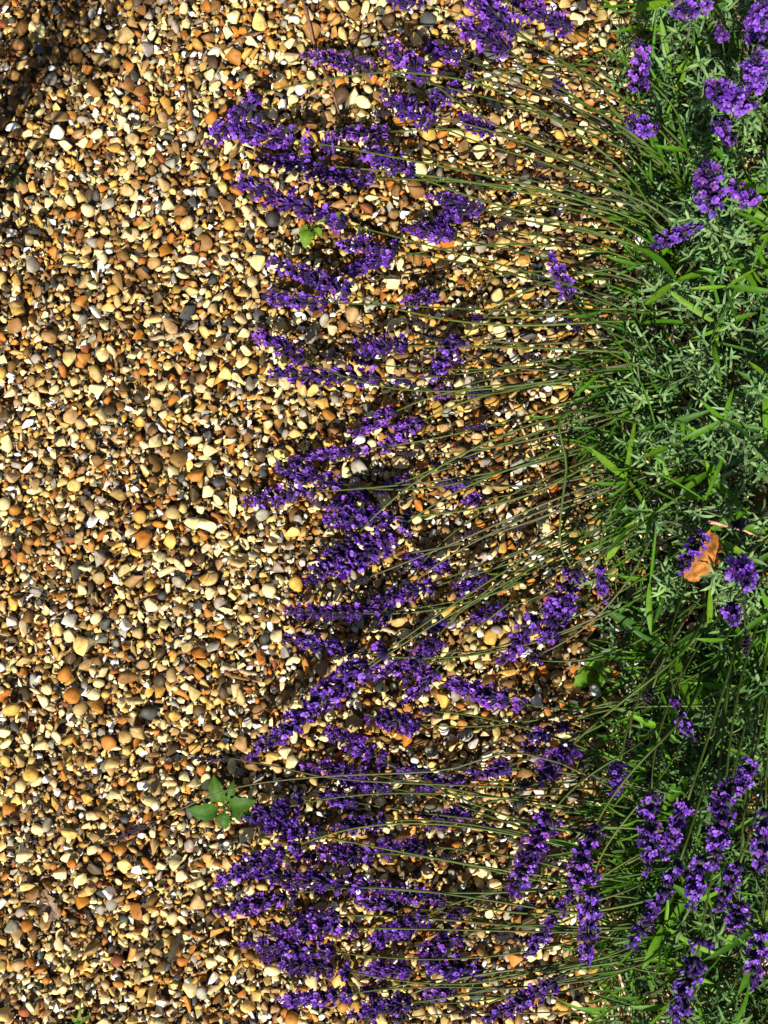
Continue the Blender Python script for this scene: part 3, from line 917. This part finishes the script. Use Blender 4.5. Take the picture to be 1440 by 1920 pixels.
def weed(name, px, py, leaves, label, col, stem_h=0.012):
    r = random.Random(int(px * 7 + py))
    c = W(px, py, 0.01); g = gz(c.x, c.y)
    c = Vector((c.x, c.y, g - .004))
    root_e = empty(name, c, label, 'weed')
    V, F = tube([Vector((0, 0, -.004)), Vector((.0006, 0, stem_h * .5)), Vector((0, .0004, stem_h))], [.0016, .0014, .001], 6)
    link('stem', mesh_from('stem', V, F, [(.12, .10, .04)] * len(V)), MAT['weed'], root_e)
    for (lx, ly, wpx, lift) in leaves:
        tip = W(lx, ly, c.z + stem_h + lift) - c
        st = Vector((0, 0, stem_h * r.uniform(.7, 1)))
        dv = tip - st
        L = dv.length
        V, F, Cc = broad_leaf(L, wpx * S, tuple(x * r.uniform(.85, 1.15) for x in col), r)
        M = Matrix.Translation(st) @ orient(dv, r.uniform(-.35, .35))
        me = mesh_from('leaf', place(V, M), F, Cc)
        link('leaf', me, MAT['weed'], root_e)
    return root_e

GREEN = (.038, .105, .006)
weed('broad_leaved_weed', 428, 1500, [(398, 1460, 33, .014), (353, 1524, 36, .010), (421, 1557, 27, .002), (474, 1506, 34, .016), (437, 1468, 22, .012), (472, 1530, 26, .004)],
     'green broad leaved weed rosette with toothed leaves growing alone in the gravel', GREEN, .028)
weed('clover_weed', 585, 430, [(570, 462, 28, .004), (604, 444, 16, .003), (648, 398, 14, .008), (560, 436, 16, .004)],
     'small light green seedling with rounded leaves half hidden under a thick violet spike', (.13, .25, .02), .012)
weed('broad_leaved_weed', 1108, 1252, [(1078, 1284, 36, .01), (1145, 1258, 34, .012), (1112, 1226, 30, .01), (1128, 1288, 28, .006)],
     'bright green weed growing in the gap between the two lavender bushes', (.11, .26, .015), .03)
weed('seedling', 1056, 905, [(1048, 916, 12, .004), (1064, 893, 10, .006)], 'tiny pale green seedling among the thin stems over the gravel', (.16, .27, .05), .01)
weed('seedling', 314, 1846, [(303, 1848, 10, .003), (328, 1842, 12, .003)], 'tiny dark green two leaved seedling in open gravel', (.05, .12, .02), .006)
weed('grass_tuft', 152, 1912, [(133, 1905, 8, .006), (170, 1904, 8, .006), (150, 1890, 7, .012), (160, 1925, 7, .006), (140, 1922, 7, .006)],
     'little green tuft of thin leaves sprouting from open gravel', (.10, .22, .02), .008)
weed('moss_tuft', 24, 330, [(10, 312, 9, .006), (38, 322, 9, .004), (30, 352, 10, .006), (8, 348, 9, .005), (24, 308, 8, .008), (44, 344, 8, .003)],
     'dull brown green dried tuft in the gravel', (.06, .065, .02), .008)

# ------------------------------------------------------------------ dead leaves
def dead_leaf(name, px, py, z, ang, L, Wd, col, label, seed, crumple=.18, cup=.35, on_gravel=False):
    r = random.Random(seed)
    c = W(px, py, z)
    if on_gravel: c.z = gz(c.x, c.y) + .0045
    n, m = 12, 8
    V, F, Cc = [], [], []
    for i in range(n + 1):
        t = i / n
        w = Wd * .5 * max(.05, math.sin(math.pi * (0.04 + .92 * t)) ** .6) * (r.uniform(.5, .75) if i % 3 == 2 else r.uniform(.85, 1.2))
        for j in range(m + 1):
            s = j / m * 2 - 1
            zz = cup * abs(s) ** 1.5 * w + Wd * crumple * .6 * math.sin(t * 9 + s * 2 + seed) * math.cos(s * 4 + t * 3) + r.gauss(0, Wd * crumple * .12)
            V.append(Vector(((t - .5) * L + r.gauss(0, L * .01), s * w, zz + .12 * L * math.sin(math.pi * t))))
            k = r.uniform(.65, 1.2) * (.6 if j == m // 2 else 1)
            Cc.append(tuple(x * k for x in col))
    for i in range(n):
        for j in range(m):
            a = i * (m + 1) + j
            F.append((a, a + m + 1, a + m + 2, a + 1))
    me = mesh_from(name, V, F, Cc); me.materials.append(MAT['dead'])
    o = link(name, me, None, None, c)
    o.rotation_euler = (0, 0, math.radians(ang))
    return tag(o, label, 'dead leaf')

dead_leaf('dead_leaf', 1312, 1042, .196, 60, .047, .034, (.40, .16, .03), 'crumpled orange brown dead leaf caught on top of the lavender foliage', 3)
dead_leaf('dead_leaf', 102, 1690, 0, -62, .036, .020, (.30, .20, .13), 'curled pale brown dead leaf lying on open gravel', 8, .2, .5, True)
dead_leaf('dead_leaf', 334, 1764, 0, 68, .030, .010, (.045, .038, .02), 'narrow blackish dead leaf lying on open gravel', 12, .1, .7, True)

# ------------------------------------------------------------------ twigs and dry stalks
def twig(pts, rpx, col, label, seed, name='twig'):
    r = random.Random(seed)
    P = []
    for p in pts:
        if len(p) == 3: P.append(W(*p))
        else:
            q = W(p[0], p[1], .01); P.append(Vector((q.x, q.y, 0)))
    path = catmull(P, 8 + 4 * len(P)) if len(P) > 2 else [P[0].lerp(P[1], t / 10) for t in range(11)]
    rad = rpx * S * 1.15
    if len(pts[0]) == 2:
        hs = np.array([gz(p.x, p.y) for p in path])
        kk = np.maximum(np.convolve(np.pad(hs, 2, 'edge'), np.ones(5) / 5, 'valid'), hs - .003)
        for p, h in zip(path, kk): p.z = h + rad * .8 + .0018
    c = path[len(path) // 2].copy()
    n = len(path)
    V, F = tube([p - c + Vector((r.gauss(0, rad * .15), r.gauss(0, rad * .15), 0)) for p in path], [rad * (1.1 - .5 * i / n) * r.uniform(.85, 1.15) for i in range(n)], 6)
    cols = []
    for i in range(n):
        k = r.uniform(.7, 1.25)
        cols += [tuple(x * k for x in col)] * 6
    me = mesh_from(name, V, F, cols); me.materials.append(MAT['twig'])
    return tag(link(name, me, None, None, c), label, 'twig')

RB = (.22, .10, .055); PL = (.48, .36, .22); DK = (.13, .075, .045)
twig([(566, -4), (588, 80), (604, 128), (622, 175), (642, 236)], 2.6, RB, 'long thin reddish twig running beneath the upper violet spikes', 1)
twig([(617, 3), (640, 26), (657, 52)], 2.4, RB, 'short reddish twig beside the long thin reddish twig', 2)
twig([(600, 63), (638, 35)], 2.2, RB, 'short brown twig leaning towards the long thin reddish twig', 3)
twig([(430, 87), (462, 74), (502, 62)], 2.2, RB, 'thin brown twig lying flat above the upper violet spikes', 4)
twig([(351, 166), (362, 225), (376, 284)], 2.4, DK, 'dark brown twig ending beside the tip of a violet spike', 5)
twig([(116, 13), (144, 53)], 1.6, RB, 'very thin short brown twig in the shadier gravel', 6)
twig([(119, 130), (168, 168)], 1.8, DK, 'thin dark twig among browner shaded gravel', 7)
twig([(286, 638), (318, 634), (352, 627)], 3.6, (.40, .29, .17), 'thick pale brown dry stick lying among cream stones', 8)
twig([(100, 599), (126, 616)], 3.0, DK, 'stubby dark brown twig in open gravel', 9)
twig([(220, 674), (222, 713)], 2.4, (.30, .14, .05), 'short rusty brown twig upright between orange stones', 10)
twig([(420, 1246), (452, 1256), (482, 1262)], 4.2, PL, 'pale split stick lying against a darker stick', 11)
twig([(424, 1258), (455, 1270), (486, 1277)], 3.0, (.20, .11, .05), 'brown stick lying against a pale split stick', 12)
twig([(696, 1176), (720, 1178), (744, 1186)], 4.2, PL, 'smooth pale stick on gravel under the flower stems', 13)
twig([(643, 794), (655, 808), (665, 824)], 3.2, (.27, .14, .06), 'short brown stick on gravel beside a dark violet spike', 14)
twig([(1138, 1774, .06), (1162, 1830, .07), (1190, 1922, .06)], 2.6, (.55, .40, .26), 'pale dry stalk at the foot of the darker lavender bush', 15, 'dry_stalk')
twig([(1328, 978, .23), (1380, 990, .225), (1432, 1008, .22)], 2.2, (.50, .28, .18), 'pinkish dry stalk lying on foliage beside the orange dead leaf', 16, 'dry_stalk')
twig([(956, 754, .05), (1000, 850, .05), (1032, 932, .045)], 2.0, (.48, .34, .22), 'thin pale dry stalk crossing beneath the fan of stems', 17, 'dry_stalk')
twig([(40, 365), (46, 420)], 2.0, DK, 'thin dark twig beside the dull dried tuft', 18)
twig([(318, 600), (338, 608)], 2.2, DK, 'tiny dark twig above the thick pale stick', 19)

# ------------------------------------------------------------------ unseen leafy shrub, added to throw shade on the top-left gravel
r = random.Random(31)
SB = Vector((-.455, .27, 0))
shrub = empty('added_shade_shrub', SB, 'unseen leafy shrub added to shade the corner of the gravel', 'shrub')
parts = []
for k in range(11):
    p0 = Vector((r.uniform(-.02, .012), r.uniform(-.09, .06), 0))
    hgt = r.uniform(.26, .45)
    p2 = p0 + Vector((.10 * hgt / .45 + r.uniform(-.035, .02), r.uniform(-.03, .05), hgt))
    p1 = p0.lerp(p2, .5) + Vector((-.012, r.uniform(-.01, .01), 0))
    path = catmull([p0, p1, p2], 10)
    V, F = tube(path, [.0028 - .00015 * i for i in range(11)], 6)
    link('stem', mesh_from('stem', V, F), MAT['wood'], shrub)
    for i in range(5, 11):
        for q in range(1 if r.random() < .62 else 0):
            dv = Vector((r.uniform(-1, .6), r.uniform(-1, 1), r.uniform(.1, .9))).normalized()
            sc = r.uniform(.9, 1.3)
            M = Matrix.Translation(path[i]) @ (Vector((0, 0, 1)).rotation_difference(dv).to_matrix() @ Matrix.Rotation(r.uniform(0, 6.28), 3, 'Z')).to_4x4() @ Matrix.Diagonal((sc, sc, sc, 1))
            parts.append((M, SHOOT[2][r.randrange(8)]))
tag(joined(parts, 'foliage', shrub, Vector((0, 0, 0)), MAT['shoot']), kind='stuff')
